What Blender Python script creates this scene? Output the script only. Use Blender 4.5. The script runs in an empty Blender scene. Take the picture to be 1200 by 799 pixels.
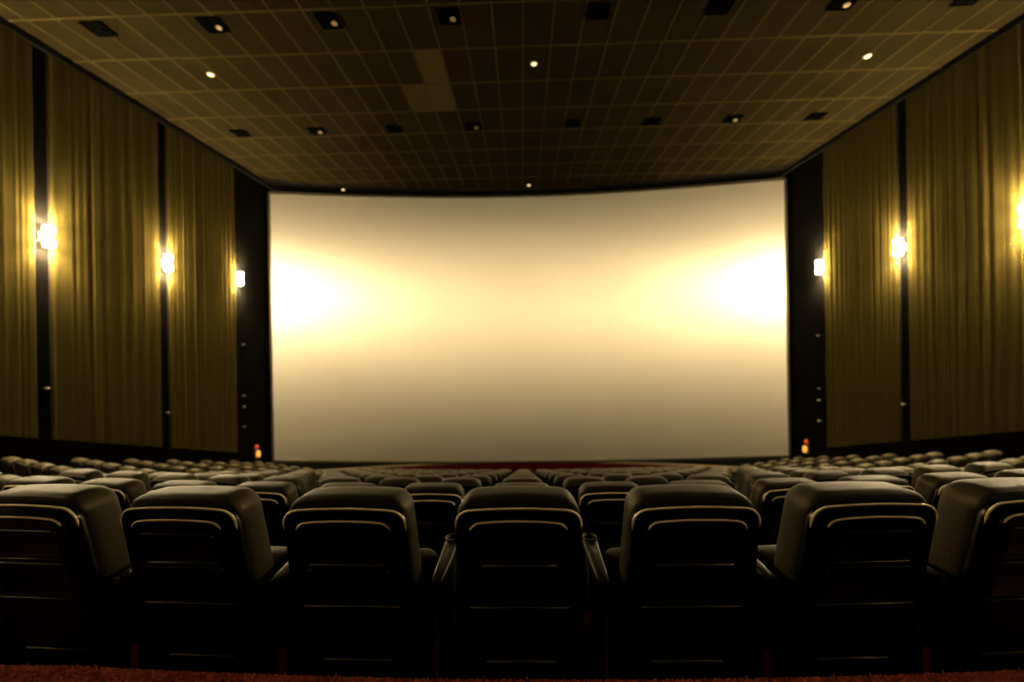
import bpy, bmesh, math, random
from mathutils import Vector, Matrix
random.seed(7)
S = bpy.context.scene
COL = S.collection
CAMZ = 5.25                       # lens height above the floor in front of the screen
XL, XR = -10.26, 10.48            # side walls
CEIL = CAMZ + 6.57
YB, YE = -3.0, 18.4               # rear wall, wall behind the screen

# ------------------------------------------------------------------ materials
def mat(name, col, rough=0.6, metal=0.0, emit=None, es=0.0, spec=None, coat=0.0):
    m = bpy.data.materials.new(name); m.use_nodes = True
    nt = m.node_tree; b = nt.nodes['Principled BSDF']
    b.inputs['Base Color'].default_value = (*col, 1)
    b.inputs['Roughness'].default_value = rough
    b.inputs['Metallic'].default_value = metal
    if spec is not None: b.inputs['Specular IOR Level'].default_value = spec
    b.inputs['Coat Weight'].default_value = coat
    b.inputs['Specular Tint'].default_value = (1, .78, .42, 1)
    if emit:
        b.inputs['Emission Color'].default_value = (*emit, 1)
        b.inputs['Emission Strength'].default_value = es
    return m

def vary(m, c0, c1, scale=(1, 1, 1), nscale=3.0, detail=4.0, bump=0.0, bscale=60.0, bdist=0.01):
    """object-space noise mixing two colours, plus optional fine bump"""
    nt = m.node_tree; b = nt.nodes['Principled BSDF']
    tc = nt.nodes.new('ShaderNodeTexCoord'); mp = nt.nodes.new('ShaderNodeMapping')
    mp.inputs['Scale'].default_value = scale
    nz = nt.nodes.new('ShaderNodeTexNoise'); nz.inputs['Scale'].default_value = nscale
    nz.inputs['Detail'].default_value = detail
    cr = nt.nodes.new('ShaderNodeValToRGB')
    cr.color_ramp.elements[0].position = 0.3; cr.color_ramp.elements[1].position = 0.7
    cr.color_ramp.elements[0].color = (*c0, 1); cr.color_ramp.elements[1].color = (*c1, 1)
    nt.links.new(tc.outputs['Object'], mp.inputs['Vector'])
    nt.links.new(mp.outputs['Vector'], nz.inputs['Vector'])
    nt.links.new(nz.outputs['Fac'], cr.inputs['Fac'])
    nt.links.new(cr.outputs['Color'], b.inputs['Base Color'])
    if bump > 0:
        n2 = nt.nodes.new('ShaderNodeTexNoise'); n2.inputs['Scale'].default_value = bscale
        n2.inputs['Detail'].default_value = 3
        bp = nt.nodes.new('ShaderNodeBump'); bp.inputs['Strength'].default_value = bump
        bp.inputs['Distance'].default_value = bdist
        nt.links.new(tc.outputs['Object'], n2.inputs['Vector'])
        nt.links.new(n2.outputs['Fac'], bp.inputs['Height'])
        nt.links.new(bp.outputs['Normal'], b.inputs['Normal'])
    return m

WARM = (1.0, 0.77, 0.43)
M = {}
M['leather'] = vary(mat('black_leather', (.06, .055, .045), 0.5, spec=.17), (.017, .0132, .0052), (.025, .0195, .0082), nscale=5, bump=.25, bscale=90, bdist=.004)
M['shell'] = mat('black_gloss_plastic', (.0012, .0012, .001), 0.25, spec=.35)
M['panel'] = mat('black_satin_plastic', (.0012, .0012, .001), 0.32, spec=.22)
M['arm'] = mat('armrest_rubber', (.010, .0085, .0055), 0.4, spec=.25)
M['metal'] = mat('painted_steel', (.003, .003, .003), 0.7, spec=.1)
M['trim'] = mat('edge_highlight', (.85, .70, .40), .3, 0)  # pale colour painting the lamp highlight along black shell and panel edges
M['highlight_dim'] = mat('dim_edge_highlight', (.026, .022, .013), .5, 0, spec=.3)  # dimmer painted highlight, for ledge lines and far shell rims
M['bolt'] = mat('bolt_steel', (.5, .47, .4), 0.3, 1.0)
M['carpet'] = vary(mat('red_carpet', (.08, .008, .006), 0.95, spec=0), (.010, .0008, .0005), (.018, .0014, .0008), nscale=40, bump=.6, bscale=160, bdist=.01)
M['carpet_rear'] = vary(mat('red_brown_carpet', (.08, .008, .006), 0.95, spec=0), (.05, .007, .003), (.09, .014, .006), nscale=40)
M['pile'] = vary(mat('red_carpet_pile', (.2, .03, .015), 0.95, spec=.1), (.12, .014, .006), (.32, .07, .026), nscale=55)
M['wall'] = vary(mat('black_wall_paint', (.006, .0055, .005), 0.9, spec=.0), (.002, .0018, .0015), (.003, .0027, .0023), nscale=1.5)
M['black'] = mat('black_cloth', (.004, .004, .004), 0.95, spec=.05)
M['fabric'] = vary(mat('olive_fabric', (.2, .15, .02), 0.8, spec=.0), (.027, .0203, .0048), (.035, .0268, .0068), scale=(1, 6, .25), nscale=2.0, detail=6)
M['tile'] = vary(mat('ceiling_tile', (.09, .065, .03), 0.95, spec=0), (.0078, .0057, .0022), (.0110, .0081, .0033), nscale=.8)
M['grid'] = mat('ceiling_bar', (.026, .0195, .0075), 0.7, spec=.0)
M['tile2'] = mat('pale_ceiling_tile', (.030, .023, .009), 0.9, spec=0)
M['vent'] = mat('black_recess', (.001, .001, .001), 0.9, spec=0)
M['lamp_head'] = mat('lamp_metal_glint', (.25, .2, .12), 0.5, .3)  # pale colour that paints a glint on single lamp heads
M['screen'] = vary(mat('screen_vinyl', (.8, .78, .72), 0.85, spec=.15), (.80, .73, .55), (.84, .77, .60), nscale=.5, detail=2)
M['sconce_glass'] = mat('sconce_glass', (.9, .85, .7), .5, emit=WARM, es=1.0)
M['bulb'] = mat('lamp_bulb', (.9, .85, .7), .5, emit=WARM, es=1.0)
M['sconce_body'] = mat('sconce_body', (.03, .028, .022), .4)
M['down'] = mat('downlight_glass', (.9, .85, .7), .4, emit=(1, .72, .33), es=2.2)
M['down_rim'] = mat('downlight_rim', (.3, .25, .15), .4, .5)
M['redlens'] = mat('red_lens', (.5, .02, .01), .3, emit=(1, .07, .02), es=.45)
M['amblens'] = mat('amber_lens', (.6, .3, .05), .3, emit=(1, .36, .05), es=.8)
M['fitting'] = mat('dull_steel', (.35, .31, .22), .4, .6)
M['frame'] = mat('screen_frame', (.006, .006, .006), .6)

def screen_mat():
    m = M['screen']; nt = m.node_tree; b = nt.nodes['Principled BSDF']; out = nt.nodes['Material Output']
    g = nt.nodes.new('ShaderNodeBsdfAnisotropic'); g.distribution = 'BECKMANN'
    g.inputs['Color'].default_value = (1, .95, .82, 1)
    g.inputs['Roughness'].default_value = .80; g.inputs['Anisotropy'].default_value = SCR_AN
    g.inputs['Rotation'].default_value = .25
    tg = nt.nodes.new('ShaderNodeTangent'); tg.direction_type = 'RADIAL'; tg.axis = 'Z'
    mx = nt.nodes.new('ShaderNodeMixShader'); mx.inputs[0].default_value = SCR_MIX
    nt.links.new(tg.outputs[0], g.inputs['Tangent'])
    nt.links.new(b.outputs[0], mx.inputs[1]); nt.links.new(g.outputs[0], mx.inputs[2]); nt.links.new(mx.outputs[0], out.inputs['Surface'])
SCR_AN, SCR_MIX = .58, .97
screen_mat()
# ------------------------------------------------------------------ helpers
def link(name, verts, faces, m, parent=None, smooth=False, loc=None):
    me = bpy.data.meshes.new(name)
    me.from_pydata([tuple(v) for v in verts], [], faces)
    bm = bmesh.new(); bm.from_mesh(me)
    bmesh.ops.recalc_face_normals(bm, faces=bm.faces)
    bm.to_mesh(me); bm.free()
    me.materials.append(M[m] if isinstance(m, str) else m)
    if smooth:
        for p in me.polygons: p.use_smooth = True
    o = bpy.data.objects.new(name, me); COL.objects.link(o)
    if parent: o.parent = parent
    if loc: o.location = loc
    return o

class MB:
    def __init__(s): s.v = []; s.f = []
    def add(s, v, f):
        n = len(s.v); s.v += [tuple(p) for p in v]; s.f += [tuple(i + n for i in q) for q in f]; return s
    def box(s, x0, x1, y0, y1, z0, z1, T=None):
        v = [Vector((x, y, z)) for z in (z0, z1) for y in (y0, y1) for x in (x0, x1)]
        if T: v = [T @ p for p in v]
        return s.add(v, [(0, 2, 3, 1), (4, 5, 7, 6), (0, 1, 5, 4), (2, 6, 7, 3), (0, 4, 6, 2), (1, 3, 7, 5)])
    def loft(s, loops, cap=True):
        n = len(loops[0]); v = [p for L in loops for p in L]; f = []
        for a in range(len(loops) - 1):
            for i in range(n):
                j = (i + 1) % n
                f.append((a * n + i, a * n + j, (a + 1) * n + j, (a + 1) * n + i))
        if cap:
            f.append(tuple(range(n - 1, -1, -1))); f.append(tuple((len(loops) - 1) * n + i for i in range(n)))
        return s.add(v, f)
    def lathe(s, prof, c=(0, 0, 0), n=20, axis='z'):
        loops = []
        for r, h in prof:
            L = []
            for i in range(n):
                a = 2 * math.pi * i / n
                p = (r * math.cos(a), r * math.sin(a), h)
                if axis == 'y': p = (p[0], p[2], p[1])
                if axis == 'x': p = (p[2], p[0], p[1])
                L.append(Vector(p) + Vector(c))
            loops.append(L)
        return s.loft(loops)
    def build(s, name, m, parent=None, smooth=False, loc=None):
        return link(name, s.v, s.f, m, parent, smooth, loc)

def rounded(corners, seg=5, sub=8):
    """closed outline from (x, z, r) corners, with subdivided straight runs"""
    n = len(corners); out = []; ends = []
    for i, (x, z, r) in enumerate(corners):
        p = Vector((x, z)); a = Vector(corners[i - 1][:2]) - p; b = Vector(corners[(i + 1) % n][:2]) - p
        a.normalize(); b.normalize()
        ang = a.angle(b); t = r / math.tan(ang / 2); c = p + (a + b).normalized() * (r / math.sin(ang / 2))
        s0, s1 = p + a * t - c, p + b * t - c
        a0 = math.atan2(s0.y, s0.x); a1 = math.atan2(s1.y, s1.x); d = a1 - a0
        while d > math.pi: d -= 2 * math.pi
        while d < -math.pi: d += 2 * math.pi
        ends.append([c + Vector((math.cos(a0 + d * k / seg), math.sin(a0 + d * k / seg))) * r for k in range(seg + 1)])
    for i in range(n):
        out += ends[i]
        q0, q1 = ends[i][-1], ends[(i + 1) % n][0]
        for k in range(1, sub): out.append(q0.lerp(q1, k / sub))
    return out

def slab_outline(wt, wb, zt, zb, rt, rb, inset=0.0, arch=0.0, sub=8):
    i = inset
    c = [(-wb + i, zb + i, max(rb - i, .002)), (wb - i, zb + i, max(rb - i, .002)),
         (wt - i, zt - i, max(rt - i, .002)), (-wt + i, zt - i, max(rt - i, .002))]
    pts = rounded(c, sub=sub)
    for p in pts:
        k = max(0.0, min(1.0, (p.y - (zt - .14)) / .14))
        p.y += arch * k * (1 - (p.x / wt) ** 2)
    return pts

RAKE = 0.20
def shear(pts, d, top=1.0):
    return [Vector((p.x, d + RAKE * (top - p.y), p.y)) for p in pts]

def empty(name, loc=(0, 0, 0), rz=0.0):
    o = bpy.data.objects.new(name, None); COL.objects.link(o)
    o.empty_display_size = .2; o.location = loc; o.rotation_euler = (0, 0, rz); return o
def tag(o, label, cat, group=None, kind=None):
    if label: o['label'] = label
    if cat: o['category'] = cat
    if group: o['group'] = group
    if kind: o['kind'] = kind
    return o
def struct(o): o['kind'] = 'structure'; return o
def copy_tree(o, parent=None):
    c = o.copy(); COL.objects.link(c); c.parent = parent
    for ch in list(o.children): copy_tree(ch, c)
    return c

# ------------------------------------------------------------------ room shell
struct(MB().box(XL - .3, XL, YB, YE, -.3, CEIL + .3).build('wall_left', 'wall'))
struct(MB().box(XR, XR + .3, YB, YE, -.3, CEIL + .3).build('wall_right', 'wall'))
struct(MB().box(XL - .3, XR + .3, YE, YE + .3, -.3, CEIL + .3).build('wall_front', 'black'))
struct(MB().box(XL - .3, XR + .3, YB - .3, YB, -.3, CEIL + .3).build('wall_back', 'wall'))
ceiling = struct(MB().box(XL, XR, YB, YE, CEIL, CEIL + .3).build('ceiling', 'tile'))
g = MB()
TX, TY, GX, GY = .62, 1.19, .12, 8.95
k = math.ceil((XL - GX) / TX)
while GX + k * TX < XR:
    x = GX + k * TX; g.box(x - .022, x + .022, YB, YE, CEIL - .016, CEIL + .01); k += 1
k = math.ceil((YB - GY) / TY)
while GY + k * TY < YE:
    y = GY + k * TY; g.box(XL, XR, y - .022, y + .022, CEIL - .0162, CEIL + .01); k += 1
struct(g.build('ceiling_grid', 'grid', ceiling))
t = MB()
def tilecell(x0, y0, x1, y1): t.box(x0 + .025, x1 - .025, y0 + .025, y1 - .025, CEIL - .006, CEIL + .01)
x0 = GX - 4 * TX
tilecell(x0, GY, x0 + TX, GY + TY); tilecell(x0, GY + TY, x0 + TX, GY + 2 * TY)
struct(t.build('ceiling_tile', 'tile2', ceiling))
t = MB(); x0 = GX - 5 * TX
tilecell(x0, GY + TY, x0 + TX, GY + 2 * TY)
mm = mat('slightly_pale_ceiling_tile', (.024, .018, .007), .9, spec=0)
struct(t.build('ceiling_tile', mm, ceiling))
# black soffit over the screen, with a curved front edge
so = MB(); N = 60; v = []; f = []
for i in range(N + 1):
    x = XL + (XR - XL) * i / N; yc = 15.55 + 1.85 * (1 - ((x - .12) / 10.37) ** 2)
    v += [(x, yc, CEIL - .03), (x, yc, CEIL + .02), (x, YE, CEIL - .03)]
for i in range(N):
    a, b = 3 * i, 3 * i + 3; f += [(a, b, b + 1, a + 1), (a, b, b + 2, a + 2)]
so.add(v, f); struct(so.build('ceiling_soffit', 'black', ceiling))
# dark trim along the top of both side walls
for x0, x1, nm in ((XL, XL + .09, 'trim_1'), (XR - .09, XR, 'trim_2')):
    struct(MB().box(x0, x1, YB, YE, CEIL - .16, CEIL - .017).build(nm, 'black'))

# ------------------------------------------------------------------ screen
scr = empty('cinema_screen', (0.12, 17.3, 0))
tag(scr, 'huge curved pale cinema screen filling the front wall, lit from both sides', 'screen')
N = 96; K = 24; v = []; f = []
def srow(u):                                   # u in -1..1
    x = u * 10.2; y = 15.9 + 1.4 * (1 - u * u)
    top = CAMZ + y * (.3585 + .0245 * u * u + .001 * u); bot = CAMZ - y * (.2995 - .0085 * u * u - .001 * u)
    return x, y, top, bot
for i in range(N + 1):
    x, y, top, bot = srow(-1 + 2 * i / N)
    for j in range(K + 1): v.append((x, y - 17.3, bot + (top - bot) * j / K))
for i in range(N):
    for j in range(K):
        a = i * (K + 1) + j; f.append((a, a + K + 1, a + K + 2, a + 1))
o = link('projection_surface', v, f, 'screen', scr, True)
fr = MB()
def bandstrip(lo, hi, dy0, dy1):
    loops = []
    for i in range(N + 1):
        x, y, top, bot = srow(-1 + 2 * i / N); y -= 17.3
        z0, z1 = lo(top, bot), hi(top, bot)
        loops.append([(x, y + dy0, z0), (x, y + dy1, z0), (x, y + dy1, z1), (x, y + dy0, z1)])
    fr.loft([[Vector(p) for p in L] for L in loops])
bandstrip(lambda t, b: t - .01, lambda t, b: t + .09, -.03, .04)
bandstrip(lambda t, b: b - .09, lambda t, b: b + .01, -.03, .04)
for u in (-1, 1):
    x, y, top, bot = srow(u); y -= 17.3
    x0, x1 = (x - .05, x + .02) if u < 0 else (x - .02, x + .05)
    fr.box(x0, x1, y - .04, y + .04, bot - .05, top + .05)
fr.build('frame', 'frame', scr)
# black skirt from the screen down to the floor
v = []; f = []
for i in range(N + 1):
    x, y, top, bot = srow(-1 + 2 * i / N)
    v += [(x + .12, y + .05, 0), (x + .12, y + .05, bot + .05), (x + .12, y + .09, 0), (x + .12, y + .09, bot + .05)]
for i in range(N):
    a, b = 4 * i, 4 * i + 4; f += [(a, b, b + 1, a + 1), (a + 2, b + 2, b + 3, a + 3), (a + 1, b + 1, b + 3, a + 3)]
struct(link('trim_3', v, f, 'black'))
# thin pale edging where the skirt meets the carpet
sk = MB(); loops = []
for i in range(N + 1):
    x, y, top, bot = srow(-1 + 2 * i / N); x += .12
    loops.append([Vector(p) for p in ((x, y + .0, 0), (x, y + .05, 0), (x, y + .05, .05), (x, y + .02, .05))])
sk.loft(loops); struct(sk.build('trim_4', mat('skirt_edging', (.10, .08, .05), .5)))

# ------------------------------------------------------------------ rows
ROWS = [(1.29, .541), (2.5, .955)] + [(2.5 + 1.115 * i, .955 + .348 * i) for i in range(1, 10)]
def gx(n, x):
    a = abs(x); R = 30.0 if n < 3 else 55.0
    c = min(a, 4.9) ** 2 / (2 * R); w = -.17
    if a <= 4.9: return c
    if a <= 5.75: return c + (w - c) * (a - 4.9) / .85
    return w + .36 * (a - 5.75)
def floor_z(n): return CAMZ - ROWS[n][1] - 1.0
def edge(n): return ROWS[n][0] - .22
xs = [XL + (XR - XL) * i / 80 for i in range(81)]
v = []; f = []
nr = len(ROWS)
for i, x in enumerate(xs):
    col = []
    ylast = 0.9
    col.append((x, ylast, floor_z(0)))
    for n in range(1, nr):
        ye = max(edge(n) + gx(n, x), 0.95)
        col += [(x, ye, floor_z(n - 1)), (x, ye, floor_z(n))]
    ye = edge(nr - 1) + 1.5 + gx(nr - 1, x)
    col += [(x, ye, floor_z(nr - 1)), (x, ye, 0), (x, YE, 0)]
    m_ = len(col); v += col
for i in range(len(xs) - 1):
    for j in range(m_ - 1):
        a = i * m_ + j; f.append((a, a + m_, a + m_ + 1, a + 1))
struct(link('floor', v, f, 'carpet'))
# half steps in the two aisles
st = MB()
for n in range(1, nr):
    for s in (-1, 1):
        z1 = (floor_z(n - 1) + floor_z(n)) / 2
        ya = edge(n) + gx(n, 5.3)
        st.box(s * 5.32 - .43, s * 5.32 + .43, ya - .06, ya + .3, floor_z(n) - .02, z1)
struct(st.build('floor_steps', 'carpet'))
# carpeted rear platform; its front edge is the strip at the bottom of the view
def ledge_y(x): return .985 + x * x / 40
v = []; f = []; ZL = CAMZ - .832
lx = [-10.2 + 20.6 * i / 400 for i in range(401)]
for x in lx:
    y = min(ledge_y(x), 1.02 + .0 * x) + random.uniform(-.001, .001)
    v += [(x, YB, ZL), (x, y - .02, ZL), (x, y - .006, ZL - .003), (x, y, ZL - .012), (x, y, CAMZ - 1.55)]
for i in range(400):
    for j in range(4):
        a = 5 * i + j; f.append((a, a + 5, a + 6, a + 1))
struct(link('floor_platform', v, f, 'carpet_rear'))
pv = MB()
for i in range(-190, 191):
    for j in range(9):
        x = i * .0082 + (j % 2) * .0041; y = min(ledge_y(x), 1.02) - .004 - j * .0085
        if abs(x) > 1.5: continue
        x += random.uniform(-.0012, .0012); y += random.uniform(-.0012, .0012)
        h = .0045 + random.uniform(0, .003); r = .0038
        if j == 0 and random.random() < .03: h = .014; r = .0018
        z = ZL - .002
        dx = random.uniform(-.002, .002)
        pv.add([(x - r, y - r, z), (x + r, y - r, z), (x + r, y + r, z), (x - r, y + r, z),
                (x - r * .6 + dx, y - r * .6, z + h * .75), (x + r * .6 + dx, y - r * .6, z + h * .75), (x + r * .6 + dx, y + r * .6, z + h * .75), (x - r * .6 + dx, y + r * .6, z + h * .75), (x + dx, y, z + h)],
               [(0, 1, 5, 4), (1, 2, 6, 5), (2, 3, 7, 6), (3, 0, 4, 7), (4, 5, 8), (5, 6, 8), (6, 7, 8), (7, 4, 8)])
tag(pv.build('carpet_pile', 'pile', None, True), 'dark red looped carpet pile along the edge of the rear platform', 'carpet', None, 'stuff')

# ------------------------------------------------------------------ seat
def seat(near=True, left_arm=False):
    r = empty('cinema_chair')
    # upholstered back
    mb = MB(); loops = []
    PW = .206 if near else .198
    prof = [(.026, .030), (.026, .014), (.031, .006), (.040, .001), (.06, 0), (.10, 0), (.130, .003), (.150, .010), (.164, .022), (.172, .040), (.176, .07)]
    if not near: prof = [(.018, .030), (.026, .008), (.06, 0), (.130, .003), (.164, .022), (.176, .07)]
    for d, i in prof:
        loops.append(shear(slab_outline(PW - .06 * d, .222, 1.024, .42, .062, .05, i, .010 if near else .016), d))
    mb.loft(loops); mb.build('back_cushion', 'leather', r, True)
    # plastic shell behind it, with a rolled rim
    mb = MB(); loops = []
    for d, i in [(.034, .004), (.010, 0), (.004, .0012), (.0012, .004), (0, .009), (.0012, .013), (.006, .016)]:
        loops.append(shear(slab_outline(.206, .222, .991, .40, .047, .06, i, .011), d))
    mb.loft(loops)
    sh = mb.build('back_shell', 'shell', r, True)
    mb = MB(); loops = []
    for d, i in [(.02, 0), (-.001, 0), (-.005, .0015), (-.0075, .005), (-.0075, .009)]:
        loops.append(shear(slab_outline(.160, .178, .952, .455, .034, .04, i, .010), d))
    mb.loft(loops); pn = mb.build('back_panel', 'panel', r, True)
    def bead(wt, zt, rt, rad, d, drop, arch, m, p):  # bead that carries the painted highlight along a plastic edge
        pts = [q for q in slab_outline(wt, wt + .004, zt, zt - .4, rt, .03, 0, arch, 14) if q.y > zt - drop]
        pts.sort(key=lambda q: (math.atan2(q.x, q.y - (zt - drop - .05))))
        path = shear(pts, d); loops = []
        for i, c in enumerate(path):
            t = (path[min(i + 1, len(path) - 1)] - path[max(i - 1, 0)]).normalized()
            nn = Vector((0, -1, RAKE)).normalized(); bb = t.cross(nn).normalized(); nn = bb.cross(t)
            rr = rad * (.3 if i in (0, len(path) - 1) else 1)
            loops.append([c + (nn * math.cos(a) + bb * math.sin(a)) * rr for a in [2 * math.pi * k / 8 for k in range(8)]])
        mb = MB(); mb.loft(loops); return mb.build('edge_highlight', m, p, True)
    bead(.204, .989, .045, .0040, .003, .075, .011, 'trim' if near else 'highlight_dim', sh)
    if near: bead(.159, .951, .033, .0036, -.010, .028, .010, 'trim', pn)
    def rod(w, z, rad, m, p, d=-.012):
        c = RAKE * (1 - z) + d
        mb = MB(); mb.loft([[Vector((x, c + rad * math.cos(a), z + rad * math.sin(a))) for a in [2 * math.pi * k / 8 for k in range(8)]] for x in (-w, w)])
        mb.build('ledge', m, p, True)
    def ledge(w, zt, zb, p=None):
        mb = MB(); loops = []
        for d, i in [(.0, 0), (-.008, 0), (-.012, .0012), (-.0135, .0035), (-.0135, .0048), (-.009, .009)]:
            loops.append(shear(slab_outline(w, w + .004, zt, zb, .012, .012, i), d))
        mb.loft(loops); return mb.build('pocket', 'panel', p, True)
    if near:
        ledge(.128, .912, .808, pn); ledge(.140, .785, .650, pn); rod(.124, .803, .003, 'highlight_dim', pn, -.014); rod(.165, .645, .003, 'highlight_dim', pn, -.014); rod(.12, .43, .003, 'highlight_dim', sh, -.014)
    else:
        ledge(.128, .912, .640, pn)
    # added black board that darkens the space under the back, down to the floor
    mb = MB(); mb.box(-.262, .262, .118, .136, .012, .50); mb.build('shade_board', 'vent', r)
    # tipped-up seat
    mb = MB(); loops = []
    for d, i in [(.225, .05), (.230, .025), (.245, .008), (.27, 0), (.31, 0), (.335, .01), (.35, .03), (.355, .06)]:
        loops.append([Vector((p.x, d + .12 * (.72 - p.y), p.y)) for p in slab_outline(.243, .235, .708, .30, .05, .05, i, .006)])
    mb.loft(loops); mb.build('seat_cushion', 'leather', r, True)
    for s in ((1, -1) if left_arm else (1,)):
        mb = MB(); cx = .2875 * s
        loops = []
        for z, i in [(.685, .006), (.690, .001), (.70, 0), (.714, 0), (.719, .002), (.721, .006)]:
            pts = rounded([(cx - .020 + i, .07 + i, .012), (cx + .020 - i, .07 + i, .012), (cx + .032 - i, .43 - i, .026), (cx - .032 + i, .43 - i, .026)], sub=3)
            loops.append([Vector((p.x, p.y, z)) for p in pts])
        mb.loft(loops); ar = mb.build('armrest', 'arm', r, True)
        if near:
            mb = MB(); mb.lathe([(.022, .70), (.030, .70), (.031, .727), (.029, .731), (.026, .731), (.024, .727), (.023, .705)], (cx, .375, 0), 24)
            mb.build('cup_holder', 'arm', ar, True)
        mb = MB()
        mb.add(*prism([(.10, .0), (.44, .0), (.44, .015), (.30, .04), (.29, .45), (.40, .685), (.09, .685), (.17, .45), (.17, .04), (.10, .015)], cx - .017, cx + .017))
        sd = mb.build('stand', 'metal', r)
        if near:
            for yy, zz in ((.13, .50), (.15, .47)):
                mb = MB(); mb.lathe([(.008, -.02), (.008, -.026), (.004, -.029)], (cx - s * 0.012, yy + .04, zz), 10, 'y'); mb.build('bolt', 'bolt', sd, True)
    return r
def prism(pts, x0, x1):
    n = len(pts); v = [(x0, y, z) for y, z in pts] + [(x1, y, z) for y, z in pts]
    f = [tuple(range(n)), tuple(range(2 * n - 1, n - 1, -1))] + [(i, (i + 1) % n, n + (i + 1) % n, n + i) for i in range(n)]
    return v, f

ORD = ['', 'first', 'second', 'third', 'fourth', 'fifth', 'sixth', 'seventh', 'eighth', 'ninth', 'tenth', 'eleventh']
NUM = ['zero', 'one', 'two', 'three', 'four', 'five', 'six', 'seven', 'eight']
ROWN = ['nearest row', 'second nearest row', 'third nearest row', 'fourth nearest row', 'fifth nearest row', 'sixth nearest row',
        'seventh nearest row', 'fifth row from the screen', 'fourth row from the screen', 'third row from the screen', 'second row from the screen']
ROWN = ['nearest row', 'second row away', 'third row away', 'fourth row away', 'fifth row away', 'sixth row away', 'seventh row away',
        'fourth row from the screen', 'third row from the screen', 'second row from the screen', 'row closest to the screen']
protos = {}
def get_seat(near, la):
    k = (near, la)
    if k not in protos:
        protos[k] = seat(near, la); return protos[k]
    return copy_tree(protos[k])
P = .575
def put(n, x, near, la, label, group):
    s = get_seat(near, la)
    y = ROWS[n][0] + gx(n, x)
    a = abs(x)
    sl = x / (30.0 if n < 3 else 55.0) if a <= 4.9 else math.copysign(.36, x)
    s.location = (x - .022, y, floor_z(n)); s.rotation_euler = (0, 0, math.atan(sl))
    tag(s, label, 'chair', group)
HALF = {0: 4, 1: 6, 2: 8}
WING0 = 3
for n in range(nr):
    h = HALF.get(n, 8)
    for k in range(-h, h + 1):
        if k == 0: where = 'middle seat of the centre block'
        elif n >= 2 and abs(k) == 8: where = 'centre block seat beside the %s aisle' % ('left' if k < 0 else 'right')
        else: where = '%s seat%s %s of the middle' % (NUM[abs(k)], 's' if abs(k) > 1 else '', 'left' if k < 0 else 'right')
        put(n, k * P, n < 2, k == -h, 'black padded cinema seat, %s, %s' % (where, ROWN[n]), 'black cinema seats of the centre block')
    if n >= WING0:
        for s in (-1, 1):
            c = 3 if n == 3 else 7
            for k in range(c):
                put(n, s * (6.02 + k * .5425), False, (k == 0 and s > 0) or (k == c - 1 and s < 0),
                    'black cinema seat, %s from the aisle, %s, %s side block' % (ORD[k + 1], ROWN[n], 'left' if s < 0 else 'right'),
                    'black cinema seats of the %s side block' % ('left' if s < 0 else 'right'))

# ------------------------------------------------------------------ fabric wall panels
GAPS = [8.32, 11.22]
def ypanel(a, b, side, label):
    """pleated fabric stretched between two black gaps; side -1 left, 1 right"""
    rnd = random.Random(int(a * 100) + (5 if side > 0 else 0))
    n = int((b - a) / .012); xw = XL if side < 0 else XR
    ws = [(rnd.uniform(.09, .34), rnd.uniform(0, 6.28), rnd.uniform(.0008, .0026)) for _ in range(7)]
    folds = [(rnd.uniform(a, b), rnd.uniform(.015, .035), rnd.uniform(-.006, .009)) for _ in range(9)]
    def d(y):
        q = .075
        for w, p, am in ws: q += am * math.sin(2 * math.pi * y / w + p)
        for c, w, am in folds: q += am * math.exp(-((y - c) / w) ** 2)
        q += .0012 * math.sin(2 * math.pi * y / .045)
        e = min(y - a, b - y); q -= .05 * math.exp(-e / .012)
        return q
    v = []; f = []
    zt = CEIL - .17
    for i in range(n + 1):
        y = a + (b - a) * i / n; x = xw - side * d(y)
        zb = CAMZ - 1.71 - .33 * (y - 7.63)
        for z in (zb, zb + .25 * (zt - zb), zb + .5 * (zt - zb), zb + .75 * (zt - zb), zt): v.append((x, y, z))
    for i in range(n):
        for j in range(4):
            p = i * 5 + j; f.append((p, p + 5, p + 6, p + 1))
    o = empty('fabric_panel', (xw, (a + b) / 2, CAMZ - 1.71 - .33 * ((a + b) / 2 - 7.63)))
    c = link('fabric', v, f, 'fabric', o, True); c.matrix_parent_inverse = Matrix.Translation(-Vector(o.location))
    mb = MB()
    x0, x1 = sorted((xw - side * .002, xw - side * .03))
    for yy in (a, b):
        zb = CAMZ - 1.71 - .33 * (yy - 7.63)
        mb.box(x0, x1, yy - .012, yy + .012, zb, zt)
    mb.box(x0, x1, a + .012, b - .012, zt - .03, zt)
    c = mb.build('frame', 'frame', o); c.matrix_parent_inverse = Matrix.Translation(-Vector(o.location))
    tag(o, label, 'wall panel', 'olive pleated fabric wall panels')
PAN = [(11.36, 14.07, 'next to the screen'), (8.46, 11.08, 'second from the screen'), (5.56, 8.18, 'third from the screen'), (2.66, 5.28, None)]
for a, b, w in PAN:
    for s in (-1, 1):
        if w is None and s < 9: w2 = 'fourth from the screen'
        else: w2 = w
        if w is None: continue
        a2 = 8.57 if (s > 0 and a == 8.46) else a; b2 = 8.30 if (s > 0 and b == 8.18) else b
        ypanel(a2, b2, s, 'olive pleated fabric panel on the %s wall, %s' % ('left' if s < 0 else 'right', w2))
for s in (-1, 1): ypanel(2.66, 5.28, s, 'olive pleated fabric panel on the %s wall, fourth from the screen' % ('left' if s < 0 else 'right'))

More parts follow.
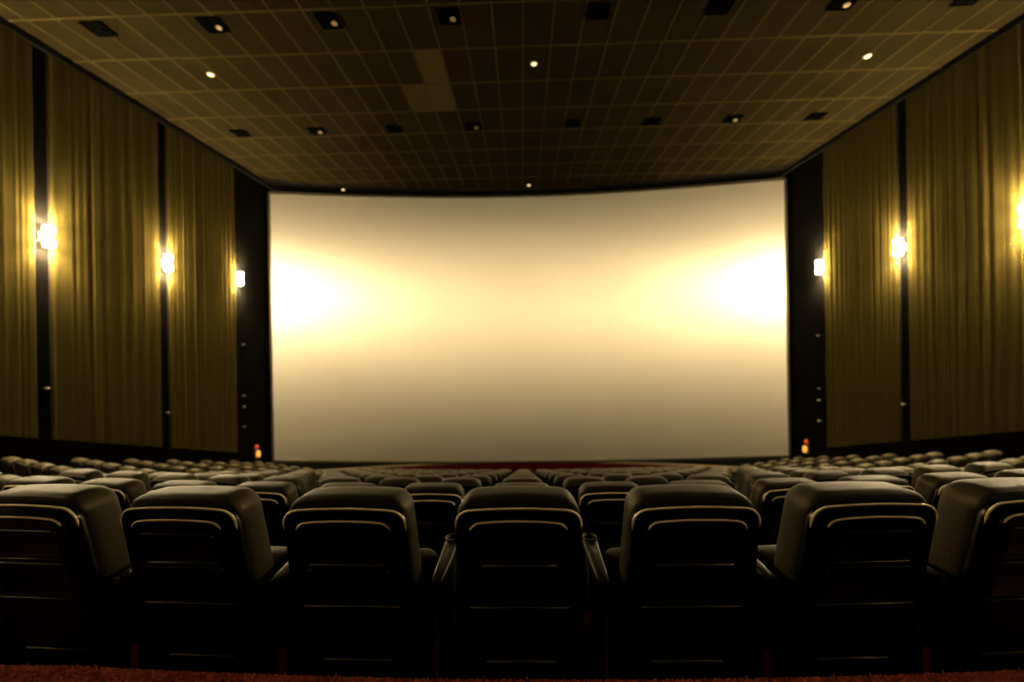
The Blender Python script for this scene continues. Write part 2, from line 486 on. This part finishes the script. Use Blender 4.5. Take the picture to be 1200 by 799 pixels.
# ------------------------------------------------------------------ wall sconces
LZ = CAMZ + 2.39
def sconce(y, side, label):
    xw = XL if side < 0 else XR
    o = empty('wall_sconce', (xw, y, LZ), 0 if side < 0 else math.pi)
    mb = MB()                                # box bracket and barrel; local +x points into the hall
    mb.box(0, .02, -.06, .06, -.09, .09); mb.box(.02, .13, -.022, .022, -.03, .03)
    mb.build('bracket', 'sconce_body', o)
    mb = MB(); mb.lathe([(.050, -.022), (.074, -.02), (.074, .02), (.050, .022)], (.18, 0, 0), 24); mb.build('collar', 'sconce_body', o, True)
    for zs in (-1, 1):
        prof = [(.050, .020), (.072, .05), (.088, .11), (.090, .17), (.084, .215), (.078, .215), (.074, .20), (.05, .03)]
        mb = MB(); mb.lathe([(r, zs * h) for r, h in prof], (.18, 0, 0), 24); mb.build('glass', 'sconce_glass', o, True)
        mb = MB(); mb.lathe([(.02, zs * .06), (.058, zs * .10), (.062, zs * .17), (.058, zs * .185), (.03, zs * .19), (.002, zs * .191)], (.18, 0, 0), 20)
        mb.build('bulb', 'bulb', o, True)
    tag(o, label, 'wall lamp', 'up and down wall lamps')
names = [(14.14, 'beside the screen'), (11.22, 'second from the screen'), (8.32, 'third from the screen'), (5.42, 'fourth from the screen'), (2.5, 'fifth from the screen'), (-.4, 'added unseen, sixth from the screen')]  # last pair is out of view, added to light seat edges and near carpet
for y, w in names:
    for s in (-1, 1): sconce(8.44 if (s > 0 and y == 8.32) else y, s, 'glaring up-and-down lamp on the %s wall, %s' % ('left' if s < 0 else 'right', w))

# ------------------------------------------------------------------ small wall fittings
def fitting(y, z, side, label, grp=None, kind='knob'):
    xw = XL if side < 0 else XR
    o = empty('wall_fitting', (xw, y, CAMZ + z), 0 if side < 0 else math.pi)
    mb = MB(); mb.lathe([(.035, 0), (.035, .008), (.03, .012)], (0, 0, 0), 20, 'x'); mb.build('plate', 'sconce_body', o, True)
    mb = MB()
    mb.lathe([(.010, .01), (.010, .05), (.022, .054), (.027, .072), (.020, .09), (.004, .094)], (0, 0, 0), 20, 'x')
    mb.build('knob', 'fitting', o, True)
    tag(o, label, 'wall fitting', 'small metal fittings on the wall gaps')
for s, W in ((-1, 'left'), (1, 'right')):
    fitting(8.36 if s < 0 else 8.45, -.86, s, 'small pale metal fitting low in the %s wall gap under the third lamp' % W)
    fitting(11.28, -1.90, s, 'small pale metal fitting low in the %s wall gap under the second lamp' % W)
    fitting(14.42, .02, s, 'small metal fitting on the black %s corner strip, highest of four' % W)
    fitting(14.42, -1.85, s, 'small metal fitting on the black %s corner strip, second highest' % W)
    fitting(14.42, -2.25, s, 'small metal fitting on the black %s corner strip, third highest' % W)
    fitting(14.42, -2.98, s, 'small metal fitting on the black %s corner strip, lowest of four' % W)
# red and amber lamps in both front corners
for s, W in ((-1, 'left'), (1, 'right')):
    xw = XL if s < 0 else XR
    o = empty('signal_lamp', (xw, 15.1, CAMZ - 4.05), 0 if s < 0 else math.pi)
    MB().box(0, .03, -.09, .09, -.28, .25).build('backplate', 'sconce_body', o)
    MB().lathe([(.068, .03), (.064, .06), (.04, .085), (.004, .09)], (0, .0, .15), 20, 'x').build('lens', 'redlens', o, True)['label'] = 'red round lens'
    MB().lathe([(.04, -.24), (.068, -.20), (.072, -.06), (.04, .0), (.004, .005)], (.1, 0, 0), 20).build('lens', 'amblens', o, True)['label'] = 'amber lens'
    tag(o, 'small red and amber signal lamp in the dark %s corner beside the screen' % W, 'signal lamp')

# ------------------------------------------------------------------ ceiling fixtures
HC = .12
def vent(x, y, label, bright, near):
    o = empty('ceiling_spotlight', (x, y, CEIL - .017))
    mb = MB(); a, b = .22, .19
    mb.box(-a, a, -b, -b + .03, -.03, 0); mb.box(-a, a, b - .03, b, -.03, 0)
    mb.box(-a, -a + .03, -b + .03, b - .03, -.03, 0); mb.box(a - .03, a, -b + .03, b - .03, -.03, 0)
    mb.build('frame', 'vent', o)
    MB().box(-a + .03, a - .03, -b + .03, b - .03, -.012, 0).build('recess', 'vent', o)
    for sx in (-1, 1):
        mb = MB(); mb.lathe([(.045, -.012), (.06, -.035), (.052, -.045), (.04, -.035), (.004, -.03)], (sx * .085, sx * .05, 0), 20)
        m = 'lamp_head' if (bright and sx == bright) else 'vent'  # glint painted on one head by paler material, the rest stay black
        mb.build('lamp', m, o, True)
    tag(o, label, 'ceiling light', 'square black recessed ceiling lights')
VX = [-8.72, -6.33, -3.93, -1.5, 1.5, 3.9, 6.3, 8.72]
VN = ['first', 'second', 'third', 'fourth', 'fifth', 'sixth', 'seventh', 'eighth']
for r, (y, w) in enumerate(((8.03, 'nearer'), (12.17, 'farther'))):
    for i, x in enumerate(VX):
        br = {0: 0, 1: 1, 2: 1, 3: 1, 4: 0, 5: 0, 6: 1, 7: 0}[i] if r == 0 else {0: 0, 1: 1, 2: 0, 3: 1, 4: 0, 5: 0, 6: 1, 7: 0}[i]
        vent(HC + x, y, 'square black unlit light recessed in ceiling, %s from left in %s row of eight' % (VN[i], w), br, r == 0)
def downlight(x, y, label, z=CEIL - .017):
    o = empty('downlight', (x, y, z))
    MB().lathe([(.085, 0), (.085, -.012), (.066, -.02), (.060, -.012), (.058, 0)], n=24).build('rim', 'down_rim', o, True)
    MB().lathe([(.058, -.004), (.052, -.018), (.03, -.026), (.003, -.028)], n=24).build('bulb', 'down', o, True)
    tag(o, label, 'ceiling light', 'small glowing round downlights')
downlight(-7.42, 9.5, 'small glowing round downlight on the left side of the ceiling, nearer row')
downlight(.38, 9.5, 'small glowing round downlight in the middle of the ceiling, nearer row')
downlight(8.2, 9.62, 'small glowing round downlight on the right side of the ceiling, nearer row')
downlight(-7.5, 16.84, 'small dim round downlight above the left part of the screen', CEIL - .032)
downlight(.38, 16.9, 'small dim round downlight above the middle of the screen')

# ------------------------------------------------------------------ light
M['sconce_glass'].node_tree.nodes['Principled BSDF'].inputs['Emission Strength'].default_value = 870
M['bulb'].node_tree.nodes['Principled BSDF'].inputs['Emission Strength'].default_value = 11500
w = bpy.data.worlds.new('world'); S.world = w; w.use_nodes = True
w.node_tree.nodes['Background'].inputs['Color'].default_value = (0, 0, 0, 1)

# ------------------------------------------------------------------ camera
cam = bpy.data.cameras.new('camera'); co = bpy.data.objects.new('camera', cam); COL.objects.link(co)
cam.sensor_width = 36; cam.lens = 470 / 1200 * 36; cam.clip_start = .05; cam.clip_end = 100
yaw, roll = math.radians(1.46), math.radians(.9)
f = Vector((-math.sin(yaw), math.cos(yaw), 0)); r = f.cross(Vector((0, 0, 1))); u = r.cross(f)
r2 = r * math.cos(roll) - u * math.sin(roll); u2 = u * math.cos(roll) + r * math.sin(roll)
co.matrix_world = Matrix(((r2.x, u2.x, -f.x, 0), (r2.y, u2.y, -f.y, 0), (r2.z, u2.z, -f.z, CAMZ), (0, 0, 0, 1)))
cam.dof.use_dof = True; cam.dof.focus_distance = 1.5; cam.dof.aperture_fstop = 1.1
S.camera = co
S.view_settings.view_transform = 'Standard'; S.view_settings.look = 'None'
S.view_settings.exposure = 0; S.view_settings.gamma = 1; S.view_settings.use_curve_mapping = False
S.cycles.max_bounces = 8; S.cycles.diffuse_bounces = 5
